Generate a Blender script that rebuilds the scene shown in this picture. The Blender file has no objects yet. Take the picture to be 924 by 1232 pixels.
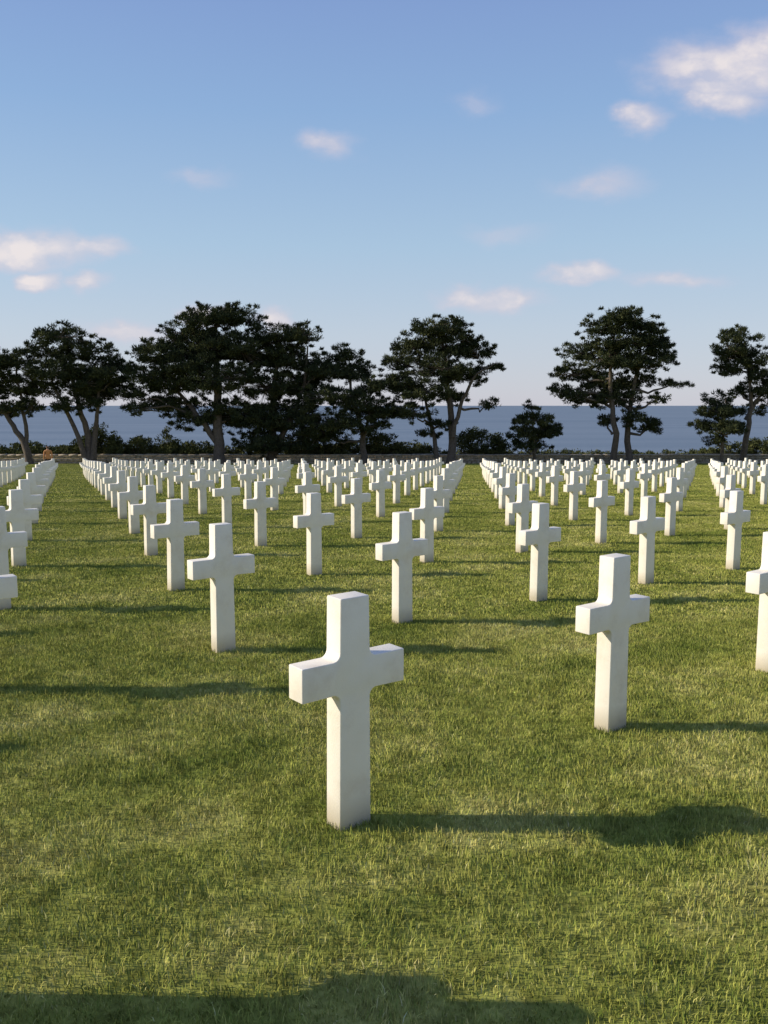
import bpy, bmesh, math, random
import numpy as np
from mathutils import Vector, Matrix, noise as mnoise
random.seed(7); rng=np.random.default_rng(7)
scene=bpy.context.scene
scene.view_settings.view_transform='Standard'
scene.view_settings.look='None'
scene.view_settings.exposure=0
EYE=1.65; SLOPE=0.0383; PITCH=6.94
SUN_EL=25.0

def sstep(a,b,x):
    t=min(1,max(0,(x-a)/(b-a))); return t*t*(3-2*t)
def gz(y):
    return -(SLOPE*max(y,-40)+0.5*sstep(20,52,y))

# ---------------------------------------------------------------- helpers
def link(o):
    scene.collection.objects.link(o); return o
def new_mat(name):
    m=bpy.data.materials.new(name); m.use_nodes=True
    nt=m.node_tree; nt.nodes.clear()
    out=nt.nodes.new('ShaderNodeOutputMaterial')
    return m,nt,out
def N(nt,t,**k):
    n=nt.nodes.new(t)
    for a,b in k.items():
        if a in ('operation','blend_type','data_type','noise_dimensions','attribute_name','feature','interpolation_type','sky_type'):
            setattr(n,a,b)
        else:
            n.inputs[a].default_value=b
    return n
def ramp(nt,stops):
    r=nt.nodes.new('ShaderNodeValToRGB'); e=r.color_ramp.elements
    while len(e)<len(stops): e.new(0.5)
    for i,(p,c) in enumerate(stops):
        e[i].position=p; e[i].color=(*c,1)
    return r
def mesh_np(name,verts,tris=None,quads=None):
    me=bpy.data.meshes.new(name)
    nv=len(verts); nt=0 if tris is None else len(tris); nq=0 if quads is None else len(quads)
    me.vertices.add(nv); me.vertices.foreach_set('co',np.asarray(verts,dtype=np.float32).ravel())
    loops=[];starts=[];s=0
    if nq: loops.append(np.asarray(quads).ravel()); starts.append(np.arange(nq)*4); s=nq*4
    if nt: loops.append(np.asarray(tris).ravel()); starts.append(s+np.arange(nt)*3)
    L=np.concatenate(loops).astype(np.int32); S=np.concatenate(starts).astype(np.int32)
    me.loops.add(len(L)); me.loops.foreach_set('vertex_index',L)
    me.polygons.add(nq+nt); me.polygons.foreach_set('loop_start',S)
    me.update(calc_edges=True); me.validate()
    return me

# ---------------------------------------------------------------- materials
def mat_marble():
    m,nt,out=new_mat('white_marble')
    b=N(nt,'ShaderNodeBsdfPrincipled',Roughness=0.5)
    b.inputs['Specular IOR Level'].default_value=0.35
    geo=nt.nodes.new('ShaderNodeNewGeometry'); tc=nt.nodes.new('ShaderNodeTexCoord'); oi=nt.nodes.new('ShaderNodeObjectInfo')
    n1=N(nt,'ShaderNodeTexNoise',Scale=5.0,Detail=8.0,Roughness=0.7)
    nt.links.new(geo.outputs['Position'],n1.inputs['Vector'])
    r=ramp(nt,[(0.3,(0.79,0.70,0.56)),(0.5,(0.885,0.81,0.675)),(0.75,(0.905,0.84,0.72))])
    nt.links.new(n1.outputs['Fac'],r.inputs['Fac'])
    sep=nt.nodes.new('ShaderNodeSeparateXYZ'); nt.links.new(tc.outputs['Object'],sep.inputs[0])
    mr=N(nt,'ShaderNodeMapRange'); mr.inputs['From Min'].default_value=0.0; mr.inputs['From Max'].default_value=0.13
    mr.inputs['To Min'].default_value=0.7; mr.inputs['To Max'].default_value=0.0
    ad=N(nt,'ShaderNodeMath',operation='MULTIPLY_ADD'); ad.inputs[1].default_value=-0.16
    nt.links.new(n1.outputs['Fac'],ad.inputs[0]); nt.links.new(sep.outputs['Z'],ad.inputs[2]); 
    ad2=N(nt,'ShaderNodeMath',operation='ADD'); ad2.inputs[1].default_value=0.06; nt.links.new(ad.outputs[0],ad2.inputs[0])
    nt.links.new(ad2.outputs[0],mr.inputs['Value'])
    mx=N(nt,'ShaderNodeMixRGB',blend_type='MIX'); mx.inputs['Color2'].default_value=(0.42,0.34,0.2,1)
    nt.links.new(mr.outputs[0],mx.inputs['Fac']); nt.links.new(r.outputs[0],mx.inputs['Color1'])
    mr2=N(nt,'ShaderNodeMapRange'); mr2.inputs['To Min'].default_value=0.95; mr2.inputs['To Max'].default_value=1.01
    nt.links.new(oi.outputs['Random'],mr2.inputs['Value'])
    sc=N(nt,'ShaderNodeVectorMath',operation='SCALE'); nt.links.new(mx.outputs[0],sc.inputs[0]); nt.links.new(mr2.outputs[0],sc.inputs['Scale'])
    nt.links.new(sc.outputs[0],b.inputs['Base Color'])
    n3=N(nt,'ShaderNodeTexNoise',Scale=140.0,Detail=2.0); nt.links.new(geo.outputs['Position'],n3.inputs['Vector'])
    bp=N(nt,'ShaderNodeBump',Strength=0.2,Distance=0.004); nt.links.new(n3.outputs['Fac'],bp.inputs['Height'])
    nt.links.new(bp.outputs[0],b.inputs['Normal'])
    nt.links.new(b.outputs[0],out.inputs[0]); return m

def grass_color(nt):
    geo=nt.nodes.new('ShaderNodeNewGeometry')
    a=N(nt,'ShaderNodeTexNoise',Scale=0.75,Detail=6.0,Roughness=0.74); nt.links.new(geo.outputs['Position'],a.inputs['Vector'])
    dp=N(nt,'ShaderNodeVectorMath',operation='DOT_PRODUCT'); dp.inputs[1].default_value=(-4.2,5.5,0)
    nt.links.new(geo.outputs['Position'],dp.inputs[0])
    ad=N(nt,'ShaderNodeMath',operation='MULTIPLY_ADD'); ad.inputs[1].default_value=5.0; nt.links.new(a.outputs['Fac'],ad.inputs[0]); nt.links.new(dp.outputs['Value'],ad.inputs[2])
    sn=N(nt,'ShaderNodeMath',operation='SINE'); nt.links.new(ad.outputs[0],sn.inputs[0])
    fs=N(nt,'ShaderNodeMath',operation='MULTIPLY_ADD'); fs.inputs[1].default_value=0.03; nt.links.new(sn.outputs[0],fs.inputs[0]); nt.links.new(a.outputs['Fac'],fs.inputs[2])
    r=ramp(nt,[(0.32,(0.235,0.275,0.052)),(0.5,(0.43,0.435,0.094)),(0.66,(0.66,0.60,0.18))])
    nt.links.new(fs.outputs[0],r.inputs['Fac'])
    # small tufts
    t=N(nt,'ShaderNodeTexNoise',Scale=11.0,Detail=3.0,Roughness=0.7); nt.links.new(geo.outputs['Position'],t.inputs['Vector'])
    mr=N(nt,'ShaderNodeMapRange'); mr.inputs['From Min'].default_value=0.33; mr.inputs['From Max'].default_value=0.67
    mr.inputs['To Min'].default_value=0.62; mr.inputs['To Max'].default_value=1.22
    nt.links.new(t.outputs['Fac'],mr.inputs['Value'])
    sc=N(nt,'ShaderNodeVectorMath',operation='SCALE'); nt.links.new(r.outputs[0],sc.inputs[0]); nt.links.new(mr.outputs[0],sc.inputs['Scale'])
    return sc.outputs[0]
def mat_blades():
    m,nt,out=new_mat('grass_blades')
    col=grass_color(nt)
    at=nt.nodes.new('ShaderNodeAttribute'); at.attribute_name='rnd'
    r=ramp(nt,[(0.0,(0.48,0.62,0.48)),(0.55,(1.0,1.0,1.0)),(0.88,(1.2,1.15,1.1)),(0.96,(1.5,1.35,1.8)),(1.0,(1.6,1.5,2.8))])
    nt.links.new(at.outputs['Fac'],r.inputs['Fac'])
    mu=N(nt,'ShaderNodeVectorMath',operation='MULTIPLY'); nt.links.new(col,mu.inputs[0]); nt.links.new(r.outputs[0],mu.inputs[1])
    mi=N(nt,'ShaderNodeVectorMath',operation='MINIMUM'); mi.inputs[1].default_value=(.85,.85,.85); nt.links.new(mu.outputs[0],mi.inputs[0])
    d=nt.nodes.new('ShaderNodeBsdfDiffuse')
    g=nt.nodes.new('ShaderNodeNewGeometry')
    v=N(nt,'ShaderNodeVectorMath',operation='MULTIPLY_ADD'); v.inputs[1].default_value=(.55,.55,.55); v.inputs[2].default_value=(0,0,.8)
    nt.links.new(g.outputs['Normal'],v.inputs[0])
    nn=N(nt,'ShaderNodeVectorMath',operation='NORMALIZE'); nt.links.new(v.outputs[0],nn.inputs[0])
    nt.links.new(nn.outputs[0],d.inputs['Normal'])
    nt.links.new(mi.outputs[0],d.inputs['Color']); nt.links.new(d.outputs[0],out.inputs[0])
    return m
def mat_ground():
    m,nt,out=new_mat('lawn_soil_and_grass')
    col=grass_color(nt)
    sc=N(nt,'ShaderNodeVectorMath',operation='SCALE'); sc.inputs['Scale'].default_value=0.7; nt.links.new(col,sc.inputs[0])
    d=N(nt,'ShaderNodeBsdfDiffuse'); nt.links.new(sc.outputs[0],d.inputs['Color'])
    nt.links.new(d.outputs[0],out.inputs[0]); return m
def mat_foliage(name,c0,c1,c2):
    m,nt,out=new_mat(name)
    at=nt.nodes.new('ShaderNodeAttribute'); at.attribute_name='rnd'
    r=ramp(nt,[(0.0,c0),(0.5,c1),(1.0,c2)]); nt.links.new(at.outputs['Fac'],r.inputs['Fac'])
    d=N(nt,'ShaderNodeBsdfDiffuse'); nt.links.new(r.outputs[0],d.inputs['Color'])
    nt.links.new(d.outputs[0],out.inputs[0])
    return m
def mat_simple(name,ca,cb,scale=4,rough=0.85,bump=0.4,dist=0.03):
    m,nt,out=new_mat(name)
    geo=nt.nodes.new('ShaderNodeNewGeometry')
    n=N(nt,'ShaderNodeTexNoise',Scale=scale,Detail=6.0,Roughness=0.65); nt.links.new(geo.outputs['Position'],n.inputs['Vector'])
    r=ramp(nt,[(0.3,ca),(0.7,cb)]); nt.links.new(n.outputs['Fac'],r.inputs['Fac'])
    d=N(nt,'ShaderNodeBsdfPrincipled',Roughness=rough); nt.links.new(r.outputs[0],d.inputs['Base Color'])
    bp=N(nt,'ShaderNodeBump',Strength=bump,Distance=dist); nt.links.new(n.outputs['Fac'],bp.inputs['Height']); nt.links.new(bp.outputs[0],d.inputs['Normal'])
    nt.links.new(d.outputs[0],out.inputs[0]); return m
def mat_sea():
    m,nt,out=new_mat('sea_water')
    geo=nt.nodes.new('ShaderNodeNewGeometry')
    mp=nt.nodes.new('ShaderNodeMapping'); mp.inputs['Scale'].default_value=(0.0012,0.006,1); nt.links.new(geo.outputs['Position'],mp.inputs[0])
    n=N(nt,'ShaderNodeTexNoise',Scale=1.0,Detail=6.0); nt.links.new(mp.outputs[0],n.inputs['Vector'])
    r=ramp(nt,[(0.35,(0.145,0.19,0.235)),(0.65,(0.185,0.23,0.275))]); nt.links.new(n.outputs['Fac'],r.inputs['Fac'])
    d=N(nt,'ShaderNodeBsdfPrincipled',Roughness=0.6,IOR=1.33); d.inputs['Specular IOR Level'].default_value=0.25
    nt.links.new(r.outputs[0],d.inputs['Base Color'])
    n2=N(nt,'ShaderNodeTexNoise',Scale=0.08,Detail=4.0); nt.links.new(geo.outputs['Position'],n2.inputs['Vector'])
    bp=N(nt,'ShaderNodeBump',Strength=0.4,Distance=2.0); nt.links.new(n2.outputs['Fac'],bp.inputs['Height']); nt.links.new(bp.outputs[0],d.inputs['Normal'])
    nt.links.new(d.outputs[0],out.inputs[0]); return m

M_MARBLE=mat_marble(); M_BLADE=mat_blades(); M_GROUND=mat_ground(); M_SEA=mat_sea()
M_PINE=mat_foliage('pine_needles',(0.020,0.027,0.015),(0.044,0.053,0.025),(0.095,0.098,0.042))
M_SHRUB=mat_foliage('shrub_leaves',(0.045,0.052,0.022),(0.085,0.095,0.036),(0.15,0.15,0.06))
M_BARK=mat_simple('pine_bark',(0.055,0.04,0.028),(0.16,0.12,0.085),scale=6)
M_WALL=mat_simple('rubble_stone',(0.28,0.22,0.155),(0.48,0.39,0.28),scale=3.0,bump=0.8,dist=0.08)

# ---------------------------------------------------------------- ground
xs=np.unique(np.concatenate([np.linspace(-900,-80,12),np.linspace(-80,80,41),np.linspace(80,900,12)]))
ys=np.concatenate([np.linspace(-500,-10,12),np.linspace(-5,100,64),np.array([108,118,130,150,190,240])])
V=[];
for y in ys:
    for x in xs:
        z=gz(y)
        if y>84: z-= (y-84)**1.35*0.16
        if y>=190: z=min(z,-60)
        V.append((x,y,z))
nx=len(xs); Q=[(j*nx+i,j*nx+i+1,(j+1)*nx+i+1,(j+1)*nx+i) for j in range(len(ys)-1) for i in range(nx-1)]
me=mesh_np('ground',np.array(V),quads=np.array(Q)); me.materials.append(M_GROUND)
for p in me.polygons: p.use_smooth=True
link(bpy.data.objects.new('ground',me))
V=[(-40000,140,-48),(40000,140,-48),(40000,45000,-48),(-40000,45000,-48)]
me=mesh_np('sea',np.array(V,dtype=float),quads=np.array([(0,1,2,3)])); me.materials.append(M_SEA)
link(bpy.data.objects.new('sea',me))

# ---------------------------------------------------------------- grass
def grass_tile(name,size,n,h0,h1,w,seed):
    r=np.random.default_rng(seed)
    P=r.uniform(-size/2,size/2,(n,2))
    G=max(6,int(size*9)); fld=r.uniform(0,2*np.pi,(G,G)); hf=r.uniform(0.55,1.3,(G,G))
    Pj=P+r.normal(0,0.03,(n,2))
    gi=np.clip(((Pj/size+0.5)*G).astype(int),0,G-1)
    base=fld[gi[:,0],gi[:,1]]; hs=hf[gi[:,0],gi[:,1]]
    ang=base+r.normal(0,1.2,n)
    H=r.uniform(h0,h1,n)*hs
    lean=np.abs(r.normal(0.25,0.62,n)).clip(0,1.3)
    d=np.stack([np.cos(ang),np.sin(ang)],1)
    f=r.uniform(0,np.pi,n); wv=np.stack([np.cos(f),np.sin(f)],1)*(w*r.uniform(0.6,1.3,n))[:,None]
    mid=P+d*(H*np.sin(lean)*0.38)[:,None]; tip=P+d*(H*np.sin(lean*1.2))[:,None]
    zm=H*0.52*np.cos(lean*0.7); zt=H*np.cos(lean)
    def c(xy,z): return np.concatenate([xy,z[:,None]],1)
    z0=np.full(n,-0.004)
    V=np.stack([c(P-wv/2,z0),c(P+wv/2,z0),c(mid+wv*0.42,zm),c(mid-wv*0.42,zm),c(tip,zt)],1).reshape(-1,3)
    b=np.arange(n)*5
    me=mesh_np(name,V,tris=np.stack([b+3,b+2,b+4],1),quads=np.stack([b,b+1,b+2,b+3],1))
    a=me.attributes.new('rnd','FLOAT','POINT'); a.data.foreach_set('value',np.repeat(r.uniform(0,1,n),5).astype(np.float32))
    me.materials.append(M_BLADE); return me
root=link(bpy.data.objects.new('lawn_grass',None))
L0=[grass_tile('turf_fine_%d'%i,1.0,13000,0.014,0.038,0.0034,10+i) for i in range(4)]
L1=[grass_tile('turf_mid_%d'%i,2.0,17000,0.014,0.036,0.0065,20+i) for i in range(4)]
L2=[grass_tile('turf_far_%d'%i,4.0,13000,0.014,0.036,0.016,30+i) for i in range(4)]
def place(tiles,size,y0,y1,marg):
    k=0; y=y0+size/2
    while y<y1:
        hw=0.45*(y+size/2)+marg; nxt=int(math.ceil(hw/size))
        for i in range(-nxt,nxt+1):
            x=i*size
            s=math.atan((gz(y+.3)-gz(y-.3))/.6)
            o=bpy.data.objects.new('turf',random.choice(tiles)); link(o); o.parent=root
            R=Matrix.Rotation(s,4,'X')@Matrix.Rotation(random.randint(0,3)*math.pi/2,4,'Z')
            o.matrix_world=Matrix.Translation((x,y,gz(y)))@R; k+=1
        y+=size
    return k
print('tiles',place(L0,1.0,0,8,1.2),place(L1,2.0,8,24,1.5),place(L2,4.0,24,76,4))

# ---------------------------------------------------------------- crosses
def cross_mesh():
    H=1.0; sb=0.164; st=0.146; ah=0.142; S=0.525; t=0.104
    ac=0.668; r=0.034
    zb=ac-ah/2; zt=ac+ah/2
    wB=sb/2; wl=(sb*0.4+st*0.6)/2; wT=st/2
    def fil(cx,cz,a0,a1,n=6):
        return [(cx+r*math.cos(a0+(a1-a0)*i/n),cz+r*math.sin(a0+(a1-a0)*i/n)) for i in range(n+1)]
    right=[(wB,-0.12)]
    right+=fil(wl+r,zb-r,math.pi,math.pi/2)
    right+=[(S/2,zb-0.003),(S/2,zt+0.0)]
    right+=fil(wl+r,zt+r,-math.pi/2,-math.pi)
    right+=[(wT,H)]
    left=[(-x,z) for x,z in reversed(right)]
    outl=right+left
    bm=bmesh.new()
    f=[bm.verts.new((x,-t/2,z)) for x,z in outl]
    face=bm.faces.new(f)
    e=bmesh.ops.extrude_face_region(bm,geom=[face])
    bmesh.ops.translate(bm,vec=(0,t,0),verts=[v for v in e['geom'] if isinstance(v,bmesh.types.BMVert)])
    bmesh.ops.recalc_face_normals(bm,faces=bm.faces)
    ed=[x for x in bm.edges if x.calc_face_angle(0)>math.radians(40)]
    bmesh.ops.bevel(bm,geom=ed,offset=0.006,segments=3,profile=0.5,affect='EDGES')
    me=bpy.data.meshes.new('latin_cross'); bm.to_mesh(me); bm.free()
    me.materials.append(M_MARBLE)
    for p in me.polygons: p.use_smooth=True
    me.set_sharp_from_angle(angle=math.radians(28))
    return me
CM=cross_mesh()
YAW=math.atan2(1.09,1.425)
def put(x,y):
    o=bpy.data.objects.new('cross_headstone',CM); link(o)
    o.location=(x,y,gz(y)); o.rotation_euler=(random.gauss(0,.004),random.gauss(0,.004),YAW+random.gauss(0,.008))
cnt=0
rows=[((0.90,0.78),(1.445,1.24)),((-0.152,3.61),(1.447,1.25)),((-1.253,6.70),(1.417,1.075))]
for j in range(0,45):
    rows.append(((-2.28-1.04*j,9.46+2.87*j),(1.43,1.08)))
for k,(o,u) in enumerate(rows):
    for i in range(-60,80):
        x=o[0]+i*u[0]; y=o[1]+i*u[1]
        if y<-4 or y>54: continue
        if abs(x)>0.5*abs(y)+5: continue
        if k==0 and i in (-1,0): continue
        j=0.0 if (k<3 and abs(i)<3) else 1.0
        put(x+random.gauss(0,.008)*j ,y+random.gauss(0,.010)*j); cnt+=1
print('crosses',cnt)

# ---------------------------------------------------------------- trees
U=0.0708; TY=75.0
def tube(V,F,pts,rad,n=7):
    b=len(V)
    for k,p in enumerate(pts):
        a=pts[min(k+1,len(pts)-1)]-pts[max(k-1,0)]
        a=a.normalized() if a.length>1e-6 else Vector((0,0,1))
        s=a.cross(Vector((0.3,1,0.1))).normalized(); q=a.cross(s)
        for i in range(n):
            t=2*math.pi*i/n; V.append(p+(s*math.cos(t)+q*math.sin(t))*rad[k])
    for k in range(len(pts)-1):
        for i in range(n):
            F.append((b+k*n+i,b+k*n+(i+1)%n,b+(k+1)*n+(i+1)%n,b+(k+1)*n+i))
def curve(a,b,sag,wob,rr,n=7):
    pts=[]
    for i in range(n):
        t=i/(n-1); p=a.lerp(b,t)
        p=p+Vector((rr.gauss(0,wob),rr.gauss(0,wob),rr.gauss(0,wob)))*(math.sin(math.pi*t))
        p.z+= -sag*math.sin(math.pi*t); pts.append(p)
    return pts
def leaf_cloud(puffs,r,leaves,llen,lw,flat=0.5,up=0.5):
    n=len(puffs); P=np.repeat(puffs[:,:3],leaves,0); R=np.repeat(puffs[:,3],leaves)
    d=r.normal(0,1,(len(P),3)); d/=np.linalg.norm(d,axis=1)[:,None]
    rad=r.uniform(0.25,1,len(P))**0.6*R
    off=d*rad[:,None]; off[:,2]*=flat
    c=P+off
    dirv=d+r.normal(0,0.45,(len(P),3)); dirv[:,2]+=up; dirv/=np.linalg.norm(dirv,axis=1)[:,None]
    s=np.cross(dirv,r.normal(0,1,(len(P),3))); s/=np.linalg.norm(s,axis=1)[:,None]+1e-9
    L=(llen*r.uniform(0.6,1.3,len(P)))[:,None]; W=(lw*r.uniform(0.6,1.3,len(P)))[:,None]
    V=np.stack([c-s*W/2-dirv*L*0.3,c+s*W/2-dirv*L*0.3,c+dirv*L*0.7],1).reshape(-1,3)
    T=np.arange(len(P)*3).reshape(-1,3)
    pr=np.repeat(r.uniform(0,1,n),leaves); v=np.clip(pr*0.6+r.uniform(0,0.4,len(P)),0,1)
    return V,T,np.repeat(v,3)
def foliage_obj(name,V,T,v,mat,parent):
    me=mesh_np(name,V,tris=T); a=me.attributes.new('rnd','FLOAT','POINT'); a.data.foreach_set('value',v.astype(np.float32))
    me.materials.append(mat); o=bpy.data.objects.new(name,me); link(o); o.parent=parent; return o
def pine(base,trunks,clumps,seed,y=TY,dens=0.085,depth=1.0,name='pine_tree',fill=0.5):
    dens=dens*2.2
    rr=random.Random(seed); r=np.random.default_rng(seed)
    extra=[]
    for i in range(len(clumps)):
        for k in range(i+1,len(clumps)):
            a,b=clumps[i],clumps[k]
            d=math.hypot(a[0]-b[0],a[1]-b[1])
            if 14<d<44 and rr.random()<fill*0.6:
                t=rr.uniform(.35,.65)
                extra.append((a[0]*t+b[0]*(1-t)+rr.uniform(-5,5),a[1]*t+b[1]*(1-t)+rr.uniform(-4,4),rr.uniform(9,15),rr.uniform(5,9)))
    clumps=list(clumps)+extra
    bx=(base-462)*U
    root=bpy.data.objects.new(name,None); link(root); root.location=(bx,y,gz(y))
    def L(x,h,yy=0): return Vector(((x-base)*U,yy,(557-h)*U))
    V=[];F=[]; nodes=[]
    for rad,pl in trunks:
        pts=[]; yo=rr.uniform(-.3,.3); yy=yo
        for k,(x,h) in enumerate(pl):
            pts.append(L(x,h,yy)); yy+=rr.uniform(-.5,.5)*depth
        dp=[]
        for k in range(len(pts)-1):
            for q in range(4):
                p=pts[k].lerp(pts[k+1],q/4); p=p+Vector((rr.gauss(0,.05),rr.gauss(0,.05),0)); dp.append(p)
        dp.append(pts[-1]); n=len(dp)
        dp[0].z-=0.3
        rd=[rad*1.15*(1-0.8*(i/(n-1)))*(1.35 if i==0 else 1) for i in range(n)]
        tube(V,F,dp,rd,9); nodes+=[(p,q) for p,q in zip(dp,rd)][2:]
    puffs=[]
    for (x,h,rx,rz) in clumps:
        ry=max(0.8,min(rx*U*1.0,2.6))*depth
        yc=rr.uniform(-1.6,1.6)*depth
        c=L(x,h,yc)
        best=min(nodes,key=lambda q:(q[0]-c).length+ (3 if q[0].z>c.z-0.3 else 0))
        R=min(best[1]*0.75,0.14)
        tube(V,F,curve(best[0],c,0.12*(c-best[0]).length*rr.choice([1,1,-.6]),0.12,rr),[R*(1-.7*i/6) for i in range(7)],6)
        n=max(6,int(rx*rz*dens))
        for k in range(n):
            while True:
                a,b_,e=rr.uniform(-1,1),rr.uniform(-1,1),rr.uniform(-1,1)
                q=a*a+b_*b_+e*e
                if 0.1<q<1: break
            if e<-0.4 : e*=0.65
            p=c+Vector((a*rx*U*1.05,b_*ry,e*rz*U*1.03))
            qn=p+Vector((bx,seed*7.3,0)); qn.z*=1.7
            if mnoise.noise(qn*0.85)<-0.2: continue
            pr=rr.uniform(0.28,0.6)
            puffs.append((p.x,p.y,p.z,pr))
            if k%4==0:
                tube(V,F,curve(c.lerp(best[0],rr.uniform(0,.35)),p,0.05,0.06,rr,5),[0.045,0.038,0.03,0.02,0.01],4)
        for k in range(max(3,n//5)):
            t=rr.uniform(0,2*math.pi); p=c+Vector((math.cos(t)*rx*U*rr.uniform(1.0,1.3),rr.uniform(-.5,.5)*ry,math.sin(t)*rz*U*rr.uniform(0.95,1.4)))
            puffs.append((p.x,p.y,p.z,rr.uniform(0.15,0.36)))
            tube(V,F,[c,p],[0.03,0.008],4)
    me=mesh_np('trunk_and_limbs',np.array([tuple(v) for v in V]),quads=np.array(F)); me.materials.append(M_BARK)
    for p in me.polygons: p.use_smooth=True
    o=bpy.data.objects.new('trunk_and_limbs',me); link(o); o.parent=root
    Vv,T,v=leaf_cloud(np.array(puffs),r,68,0.28,0.08,flat=0.6,up=0.5)
    foliage_obj('needle_crown',Vv,T,v,M_PINE,root)

pine(35,[(0.28,[(35,556),(28,530),(12,505),(-8,470),(-15,430)]),(0.18,[(33,545),(30,500),(25,460),(25,430)])],
 [(-5,440,28,20),(25,434,22,15),(-25,465,25,16),(18,466,28,14),(42,488,16,8),(5,494,14,6),(-30,490,14,6)],1,dens=.08,fill=.4)
pine(108,[(0.3,[(108,556),(106,525),(98,490),(88,450),(82,415)]),(0.24,[(112,556),(116,515),(122,480),(126,440)]),(0.2,[(104,548),(86,500),(68,465),(62,430)])],
 [(88,408,27,12),(63,422,26,14),(108,424,28,14),(128,442,24,13),(75,448,32,15),(100,460,32,15),(132,462,22,9),(56,470,18,11),(115,482,22,10),(143,456,12,6),(88,488,16,8)],2,dens=.085,fill=.35)
pine(265,[(0.42,[(265,556),(262,510),(262,460),(258,420),(262,385)]),(0.25,[(268,540),(240,500),(215,470),(190,450)])],
 [(258,383,29,14),(288,383,27,14),(225,403,29,14),(200,428,32,15),(250,418,38,20),(290,420,34,22),(182,453,28,11),(163,473,19,8),(215,462,36,17),(262,458,38,22),(200,487,30,10),(240,500,34,16),(285,500,32,20),(158,444,12,5),(172,490,14,6),(188,418,14,7),(230,440,30,16)],3,dens=.09,fill=.45)
pine(322,[(0.4,[(322,556),(325,510),(328,460),(335,410)]),(0.25,[(326,540),(350,500),(365,460),(370,415)])],
 [(335,401,32,13),(366,404,19,12),(318,425,34,22),(352,430,36,18),(320,463,38,22),(362,463,28,20),(338,503,36,18),(372,498,22,18),(305,505,26,16),(385,447,12,8),(325,532,38,14)],4,y=77,dens=.09,fill=.45)
pine(437,[(0.26,[(437,556),(436,520),(426,480),(414,430)]),(0.14,[(436,530),(445,495),(458,480)])],
 [(412,427,20,10),(398,447,24,13),(430,448,24,12),(450,464,18,8),(405,476,28,14),(440,486,26,11),(466,496,22,7),(410,506,28,13),(445,512,20,8),(386,518,20,18)],5,dens=.09,fill=.35)
pine(543,[(0.34,[(543,557),(544,520),(541,480),(536,440),(530,400)]),(0.2,[(528,556),(520,515),(512,480),(505,440)]),(0.18,[(544,520),(556,480),(570,450),(590,440)])],
 [(520,398,26,12),(545,395,18,10),(500,414,27,13),(540,418,33,16),(572,424,21,11),(592,441,14,6),(490,438,26,15),(525,444,33,16),(560,450,22,11),(480,462,20,14),(508,470,32,16),(545,476,16,9),(497,495,26,10),(530,508,15,7),(590,485,10,5),(515,521,12,5)],6,dens=.085,fill=.3)
pine(643,[(0.13,[(643,557),(642,530),(640,500),(638,484)])],
 [(640,503,17,10),(630,520,18,8),(652,519,18,8),(638,490,7,6),(628,534,12,6),(664,513,9,4),(655,535,12,5)],7,dens=.11,fill=.1)
pine(745,[(0.27,[(738,557),(738,520),(732,480),(728,430),(732,388)]),(0.27,[(757,558),(755,520),(758,480),(765,430),(765,395)])],
 [(735,384,24,10),(760,390,22,11),(715,399,22,13),(745,410,34,16),(785,411,20,10),(700,424,23,13),(735,434,34,16),(775,434,26,11),(800,429,10,5),(690,450,23,10),(725,459,28,14),(765,459,24,10),(805,461,16,5),(680,469,16,8),(705,478,22,9),(745,480,28,10),(785,478,10,5),(760,503,19,8),(785,512,12,9),(730,506,12,6)],8,dens=.085,fill=.2)
pine(892,[(0.26,[(890,560),(894,525),(898,490),(892,450),(882,410)]),(0.14,[(896,500),(908,475),(925,465)])],
 [(880,407,22,9),(868,422,20,11),(900,427,14,9),(880,443,22,11),(912,460,17,8),(890,470,14,7),(925,476,21,9),(908,493,15,6),(942,455,20,11)],9,dens=.085,fill=.2)
pine(860,[(0.16,[(860,558),(860,530),(856,500),(856,480)])],
 [(854,481,14,9),(844,495,18,9),(864,497,14,8),(838,513,13,7),(856,514,17,8),(874,514,8,5),(848,528,11,5)],10,y=73,dens=.1,fill=.1)

def shrub(blobs,seed,y,name='shrub',lf=60):
    rr=random.Random(seed); r=np.random.default_rng(seed)
    bx=(blobs[0][0]-462)*U
    root=bpy.data.objects.new(name,None); link(root); root.location=(bx,y,gz(y))
    puffs=[];V=[];F=[]
    for (x,h,rx,rz) in blobs:
        c=Vector(((x-blobs[0][0])*U,rr.uniform(-.4,.4),(557-h)*U))
        for k in range(int(rx*rz*0.16)+4):
            while True:
                a,b_,e=rr.uniform(-1,1),rr.uniform(-1,1),rr.uniform(-1,1)
                if 0.1<a*a+b_*b_+e*e<1: break
            p=c+Vector((a*rx*U,b_*1.1,e*rz*U)); puffs.append((p.x,p.y,p.z,rr.uniform(.25,.5)))
            if k%4==0: tube(V,F,[Vector((c.x+rr.uniform(-.3,.3),0,-.2)),p],[0.04,0.01],4)
    me=mesh_np('stems',np.array([tuple(v) for v in V]),quads=np.array(F)); me.materials.append(M_BARK)
    o=bpy.data.objects.new('stems',me); link(o); o.parent=root
    Vv,T,v=leaf_cloud(np.array(puffs),r,lf,0.17,0.11,flat=0.8,up=0.2)
    foliage_obj('leaves',Vv,T,v,M_SHRUB,root)
shrub([(590,532,26,16),(566,532,14,14),(608,538,12,12),(575,520,8,6)],21,79)
shrub([(905,542,30,12),(880,546,16,8),(935,538,20,14)],22,79)
shrub([(158,538,22,13),(150,530,8,8)],23,79)
shrub([(186,532,8,20),(196,540,12,12)],24,79)
shrub([(222,541,24,10)],25,79)
shrub([(108,530,22,22),(92,535,14,18),(125,538,12,14)],26,78.5)
shrub([(462,536,22,16),(445,530,14,14),(480,544,12,8)],27,79)
shrub([(395,532,28,22),(360,536,26,20)],28,79)
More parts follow.
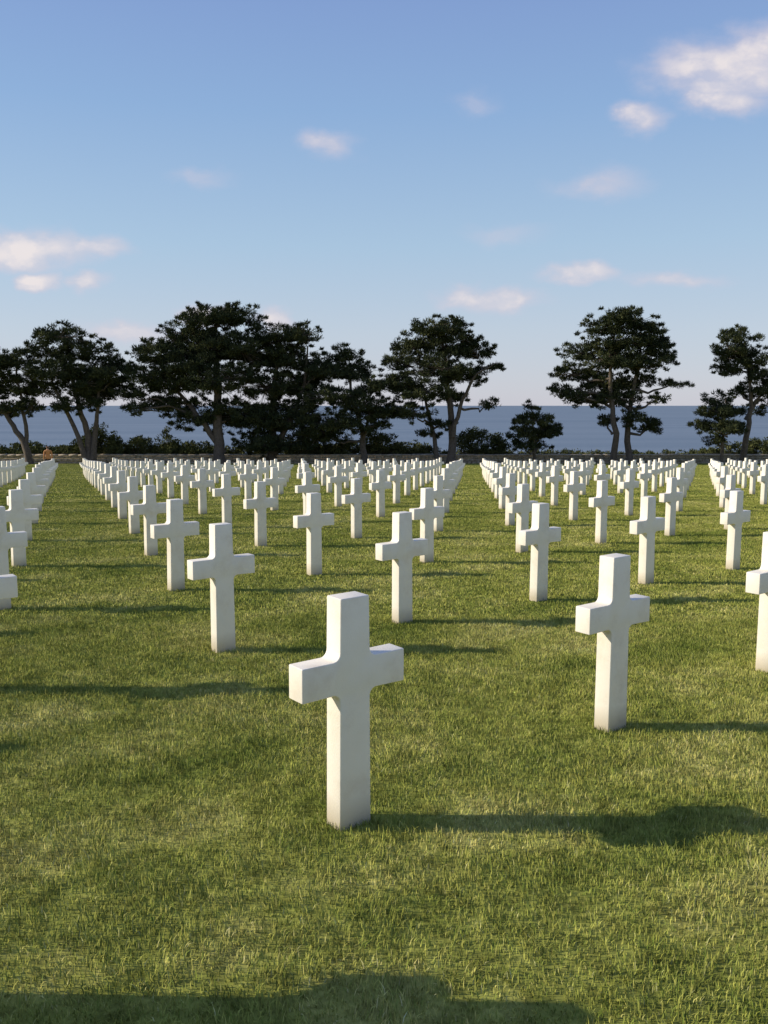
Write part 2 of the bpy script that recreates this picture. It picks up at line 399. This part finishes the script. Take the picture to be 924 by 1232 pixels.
shrub([(20,545,30,8),(55,545,20,6),(75,538,8,10)],30,79)
rr=random.Random(99)
hb=[(x,544+rr.uniform(-2,2),16,rr.uniform(7,13)) for x in range(-60,520,17)]
shrub(hb,31,80.5,name='hedge')
hb=[(x,549+rr.uniform(-1,2),14,rr.uniform(5,9)) for x in range(520,1050,16)]
shrub(hb,32,80.5,name='hedge')

# ---------------------------------------------------------------- wall
def wall():
    rr=random.Random(3); V=[];F=[]
    def box(x0,x1,y0,y1,z0,z1):
        b=len(V)
        for z in (z0,z1):
            for (x,y) in ((x0,y0),(x1,y0),(x1,y1),(x0,y1)): V.append((x+rr.uniform(-.01,.01),y+rr.uniform(-.02,.02),z+rr.uniform(-.015,.015)))
        for f in ((0,3,2,1),(4,5,6,7),(0,1,5,4),(1,2,6,5),(2,3,7,6),(3,0,4,7)): F.append(tuple(b+i for i in f))
    z=gz(77)
    box(-60,70,76.95,77.35,z-.3,z+.66)
    for c in range(3):
        x=-60.0
        while x<70:
            w=rr.uniform(.3,.8); box(x,x+w-.02,76.82+rr.uniform(0,.05),77.45,z-.05+c*.24,z-.05+c*.24+.22); x+=w
    x=-60.0
    while x<70:
        w=rr.uniform(.7,1.1); box(x,x+w-.015,76.72,77.55,z+.68,z+.78+rr.uniform(0,.03)); x+=w
    me=mesh_np('stone_wall',np.array(V),quads=np.array(F)); me.materials.append(M_WALL)
    link(bpy.data.objects.new('stone_wall',me))
wall()

# ---------------------------------------------------------------- visitor
def person(x,y,rot):
    vs=[(0,0,.95),(0,.0,1.12),(0,.01,1.32),(0,.0,1.46),(0,-.01,1.53),(0,-.02,1.60),(0,-.02,1.70),
        (.10,0,.90),(.11,-.10,.50),(.11,-.02,.10),(.11,-.16,.05),
        (-.10,0,.90),(-.11,.08,.50),(-.11,.26,.12),(-.11,.16,.05),
        (.19,0,1.40),(.24,.06,1.12),(.25,-.02,.88),(.25,-.05,.80),
        (-.19,0,1.40),(-.24,-.03,1.12),(-.24,-.15,.90),(-.24,-.19,.83)]
    rad=[.15,.13,.155,.09,.055,.085,.075,.095,.065,.042,.035,.095,.065,.042,.035,.062,.045,.032,.026,.062,.045,.032,.026]
    ed=[(0,1),(1,2),(2,3),(3,4),(4,5),(5,6),(0,7),(7,8),(8,9),(9,10),(0,11),(11,12),(12,13),(13,14),(2,15),(15,16),(16,17),(17,18),(2,19),(19,20),(20,21),(21,22)]
    me=bpy.data.meshes.new('body'); me.from_pydata(vs,ed,[]); o=bpy.data.objects.new('body',me); link(o)
    o.modifiers.new('s','SKIN'); sk=me.skin_vertices[0].data
    for i,r_ in enumerate(rad): sk[i].radius=(r_,r_*(.75 if i in(0,1,2) else 1))
    sk[0].use_root=True
    s=o.modifiers.new('ss','SUBSURF'); s.levels=2; s.render_levels=2
    dg=bpy.context.evaluated_depsgraph_get(); me2=bpy.data.meshes.new_from_object(o.evaluated_get(dg))
    bpy.data.objects.remove(o)
    mats=[mat_simple('dark_trousers',(.02,.022,.03),(.035,.035,.045)),mat_simple('orange_jacket',(.50,.20,.06),(.62,.28,.10)),
          mat_simple('skin',(.45,.27,.19),(.5,.31,.22)),mat_simple('brown_hair',(.10,.05,.025),(.16,.08,.04))]
    me2.materials.clear()
    for m in mats: me2.materials.append(m)
    for p in me2.polygons:
        c=p.center; p.use_smooth=True
        arm=abs(c.x)>.2 and c.z<1.3
        if c.z>1.5:
            p.material_index=3 if (c.z>1.69 or (c.y>.0 and c.z>1.54)) else 2
        elif arm: p.material_index=2 if c.z<.87 else 1
        else: p.material_index=0 if c.z<.88 else 1
    root=bpy.data.objects.new('walking_person',None); link(root)
    b=bpy.data.objects.new('body',me2); link(b); b.parent=root
    bm=bmesh.new()
    bmesh.ops.create_cone(bm,segments=8,radius1=.018,radius2=.005,depth=.04,cap_ends=True,matrix=Matrix.Translation((0,-.115,1.62))@Matrix.Rotation(math.pi/2,4,'X'))
    for sx in(-1,1): bmesh.ops.create_uvsphere(bm,u_segments=8,v_segments=6,radius=.02,matrix=Matrix.Translation((sx*.088,-.01,1.62)))
    hm=bpy.data.meshes.new('nose_and_ears'); bm.to_mesh(hm); bm.free(); hm.materials.append(mats[2])
    h=bpy.data.objects.new('nose_and_ears',hm); link(h); h.parent=root
    root.location=(x,y,gz(y)-.0); root.rotation_euler=(0,0,rot)
person(-21.2,55.6,math.radians(200))

# ---------------------------------------------------------------- world
w=bpy.data.worlds.new('World'); scene.world=w; w.use_nodes=True
nt=w.node_tree; nt.nodes.clear()
out=nt.nodes.new('ShaderNodeOutputWorld'); bg=nt.nodes.new('ShaderNodeBackground'); bg.inputs['Strength'].default_value=0.135
K=1/0.13
sky=nt.nodes.new('ShaderNodeTexSky'); sky.sky_type='NISHITA'; sky.sun_disc=False
sky.sun_elevation=math.radians(SUN_EL); sky.sun_rotation=math.radians(270); sky.altitude=50
sky.air_density=1.0; sky.dust_density=0.4; sky.ozone_density=3.0
tc=nt.nodes.new('ShaderNodeTexCoord'); sep=nt.nodes.new('ShaderNodeSeparateXYZ'); nt.links.new(tc.outputs['Generated'],sep.inputs[0])
hz=ramp(nt,[(0.0,(.57,.575,.67)),(0.08,(.52,.59,.70)),(0.17,(.41,.56,.725)),(0.30,(.28,.44,.70)),(0.48,(.195,.285,.61)),(1.0,(.11,.17,.42))])
nt.links.new(sep.outputs['Z'],hz.inputs['Fac'])
hs=N(nt,'ShaderNodeVectorMath',operation='SCALE'); hs.inputs['Scale'].default_value=K; nt.links.new(hz.outputs[0],hs.inputs[0])
mh=N(nt,'ShaderNodeMixRGB',blend_type='MIX'); mh.inputs['Fac'].default_value=0.82; nt.links.new(sky.outputs[0],mh.inputs['Color1']); nt.links.new(hs.outputs[0],mh.inputs['Color2'])
mxy=N(nt,'ShaderNodeMath',operation='MAXIMUM'); mxy.inputs[1].default_value=0.05; nt.links.new(sep.outputs['Y'],mxy.inputs[0])
du=N(nt,'ShaderNodeMath',operation='DIVIDE'); nt.links.new(sep.outputs['X'],du.inputs[0]); nt.links.new(mxy.outputs[0],du.inputs[1])
dv=N(nt,'ShaderNodeMath',operation='DIVIDE'); nt.links.new(sep.outputs['Z'],dv.inputs[0]); nt.links.new(mxy.outputs[0],dv.inputs[1])
cmb=nt.nodes.new('ShaderNodeCombineXYZ'); nt.links.new(du.outputs[0],cmb.inputs[0]); nt.links.new(dv.outputs[0],cmb.inputs[1])
mp=nt.nodes.new('ShaderNodeMapping'); mp.inputs['Scale'].default_value=(1,1.6,1); nt.links.new(cmb.outputs[0],mp.inputs[0])
nz=N(nt,'ShaderNodeTexNoise',Scale=21.0,Detail=4.0,Roughness=0.55); nt.links.new(mp.outputs[0],nz.inputs['Vector'])
sb=N(nt,'ShaderNodeVectorMath',operation='SUBTRACT'); sb.inputs[1].default_value=(.5,.5,.5); nt.links.new(nz.outputs['Color'],sb.inputs[0])
sm=N(nt,'ShaderNodeVectorMath',operation='MULTIPLY'); sm.inputs[1].default_value=(0.06,0.034,0); nt.links.new(sb.outputs[0],sm.inputs[0])
av=N(nt,'ShaderNodeVectorMath',operation='ADD'); nt.links.new(cmb.outputs[0],av.inputs[0]); nt.links.new(sm.outputs[0],av.inputs[1])
CL=[(.374,.3575,.092,.032,1),(.42,.3746,.06,.034,1),(.367,.3258,.05,.018,1),(.2776,.3095,.030,.019,.85),(-.0606,.2792,.034,.016,.62),
(.2391,.2384,.056,.017,.55),(-.40,.1702,.09,.022,1),(-.323,.172,.045,.014,.9),(-.381,.1381,.022,.012,.95),(-.333,.1353,.030,.011,.8),
(.118,.1173,.06,.015,.85),(.146,.1145,.03,.012,.8),(.2217,.1452,.045,.012,.9),(.325,.1388,.062,.010,.6),(-.2007,.1019,.03,.014,.95),
(-.124,.0953,.024,.012,.95),(-.2847,.0801,.065,.014,.7),(.0972,.3207,.026,.014,.42),(-.2016,.2479,.04,.011,.4),(.1309,.1863,.05,.013,.38)]
acc=None
for (cu,cv,su,sv,wt) in CL:
    s=N(nt,'ShaderNodeVectorMath',operation='MULTIPLY_ADD'); s.inputs[1].default_value=(1/su,1/sv,0); s.inputs[2].default_value=(-cu/su,-cv/sv,0); nt.links.new(av.outputs[0],s.inputs[0])
    l=N(nt,'ShaderNodeVectorMath',operation='LENGTH'); nt.links.new(s.outputs[0],l.inputs[0])
    r=N(nt,'ShaderNodeMath',operation='MULTIPLY_ADD'); r.inputs[1].default_value=-wt/1.1; r.inputs[2].default_value=1.4*wt/1.1; nt.links.new(l.outputs['Value'],r.inputs[0])
    r2=N(nt,'ShaderNodeMath',operation='MINIMUM'); r2.inputs[1].default_value=wt; nt.links.new(r.outputs[0],r2.inputs[0])
    if acc is None: acc=r2.outputs[0]
    else:
        a=N(nt,'ShaderNodeMath',operation='MAXIMUM'); nt.links.new(acc,a.inputs[0]); nt.links.new(r2.outputs[0],a.inputs[1]); acc=a.outputs[0]
cl=N(nt,'ShaderNodeMapRange',interpolation_type='SMOOTHSTEP'); nt.links.new(acc,cl.inputs['Value'])
mr=N(nt,'ShaderNodeMapRange'); mr.inputs['From Min'].default_value=0.35; mr.inputs['From Max'].default_value=0.6; mr.inputs['To Min'].default_value=0.55; mr.inputs['To Max'].default_value=0.88
nt.links.new(nz.outputs['Fac'],mr.inputs['Value'])
mk=N(nt,'ShaderNodeMath',operation='MULTIPLY'); nt.links.new(cl.outputs[0],mk.inputs[0]); nt.links.new(mr.outputs[0],mk.inputs[1])
ccol=ramp(nt,[(0.0,(0.60,0.57,0.70)),(0.45,(0.68,0.61,0.67)),(0.9,(0.86,0.78,0.76))]); nt.links.new(mk.outputs[0],ccol.inputs['Fac'])
cs=N(nt,'ShaderNodeVectorMath',operation='SCALE'); cs.inputs['Scale'].default_value=K; nt.links.new(ccol.outputs[0],cs.inputs[0])
mix=N(nt,'ShaderNodeMixRGB',blend_type='MIX'); nt.links.new(mk.outputs[0],mix.inputs['Fac']); nt.links.new(mh.outputs[0],mix.inputs['Color1']); nt.links.new(cs.outputs[0],mix.inputs['Color2'])
nt.links.new(mix.outputs[0],bg.inputs['Color']); nt.links.new(bg.outputs[0],out.inputs[0])

# ---------------------------------------------------------------- sun
e=math.radians(SUN_EL); S=Vector((-math.cos(e),0.02,math.sin(e)))
sl=bpy.data.lights.new('sun','SUN'); sl.energy=5.0; sl.angle=math.radians(0.53); sl.color=(1.0,0.92,0.78)
so=bpy.data.objects.new('sun',sl); link(so); so.rotation_euler=S.to_track_quat('Z','Y').to_euler(); so.location=(-30,0,20)

# ---------------------------------------------------------------- camera
cam=bpy.data.cameras.new('camera'); co=bpy.data.objects.new('camera',cam); link(co)
cam.sensor_fit='VERTICAL'; cam.sensor_height=36; cam.lens=36*1060/1232; cam.clip_start=0.05; cam.clip_end=60000
co.location=(0,0,EYE); co.rotation_euler=(math.radians(90-PITCH),0,0)
scene.camera=co
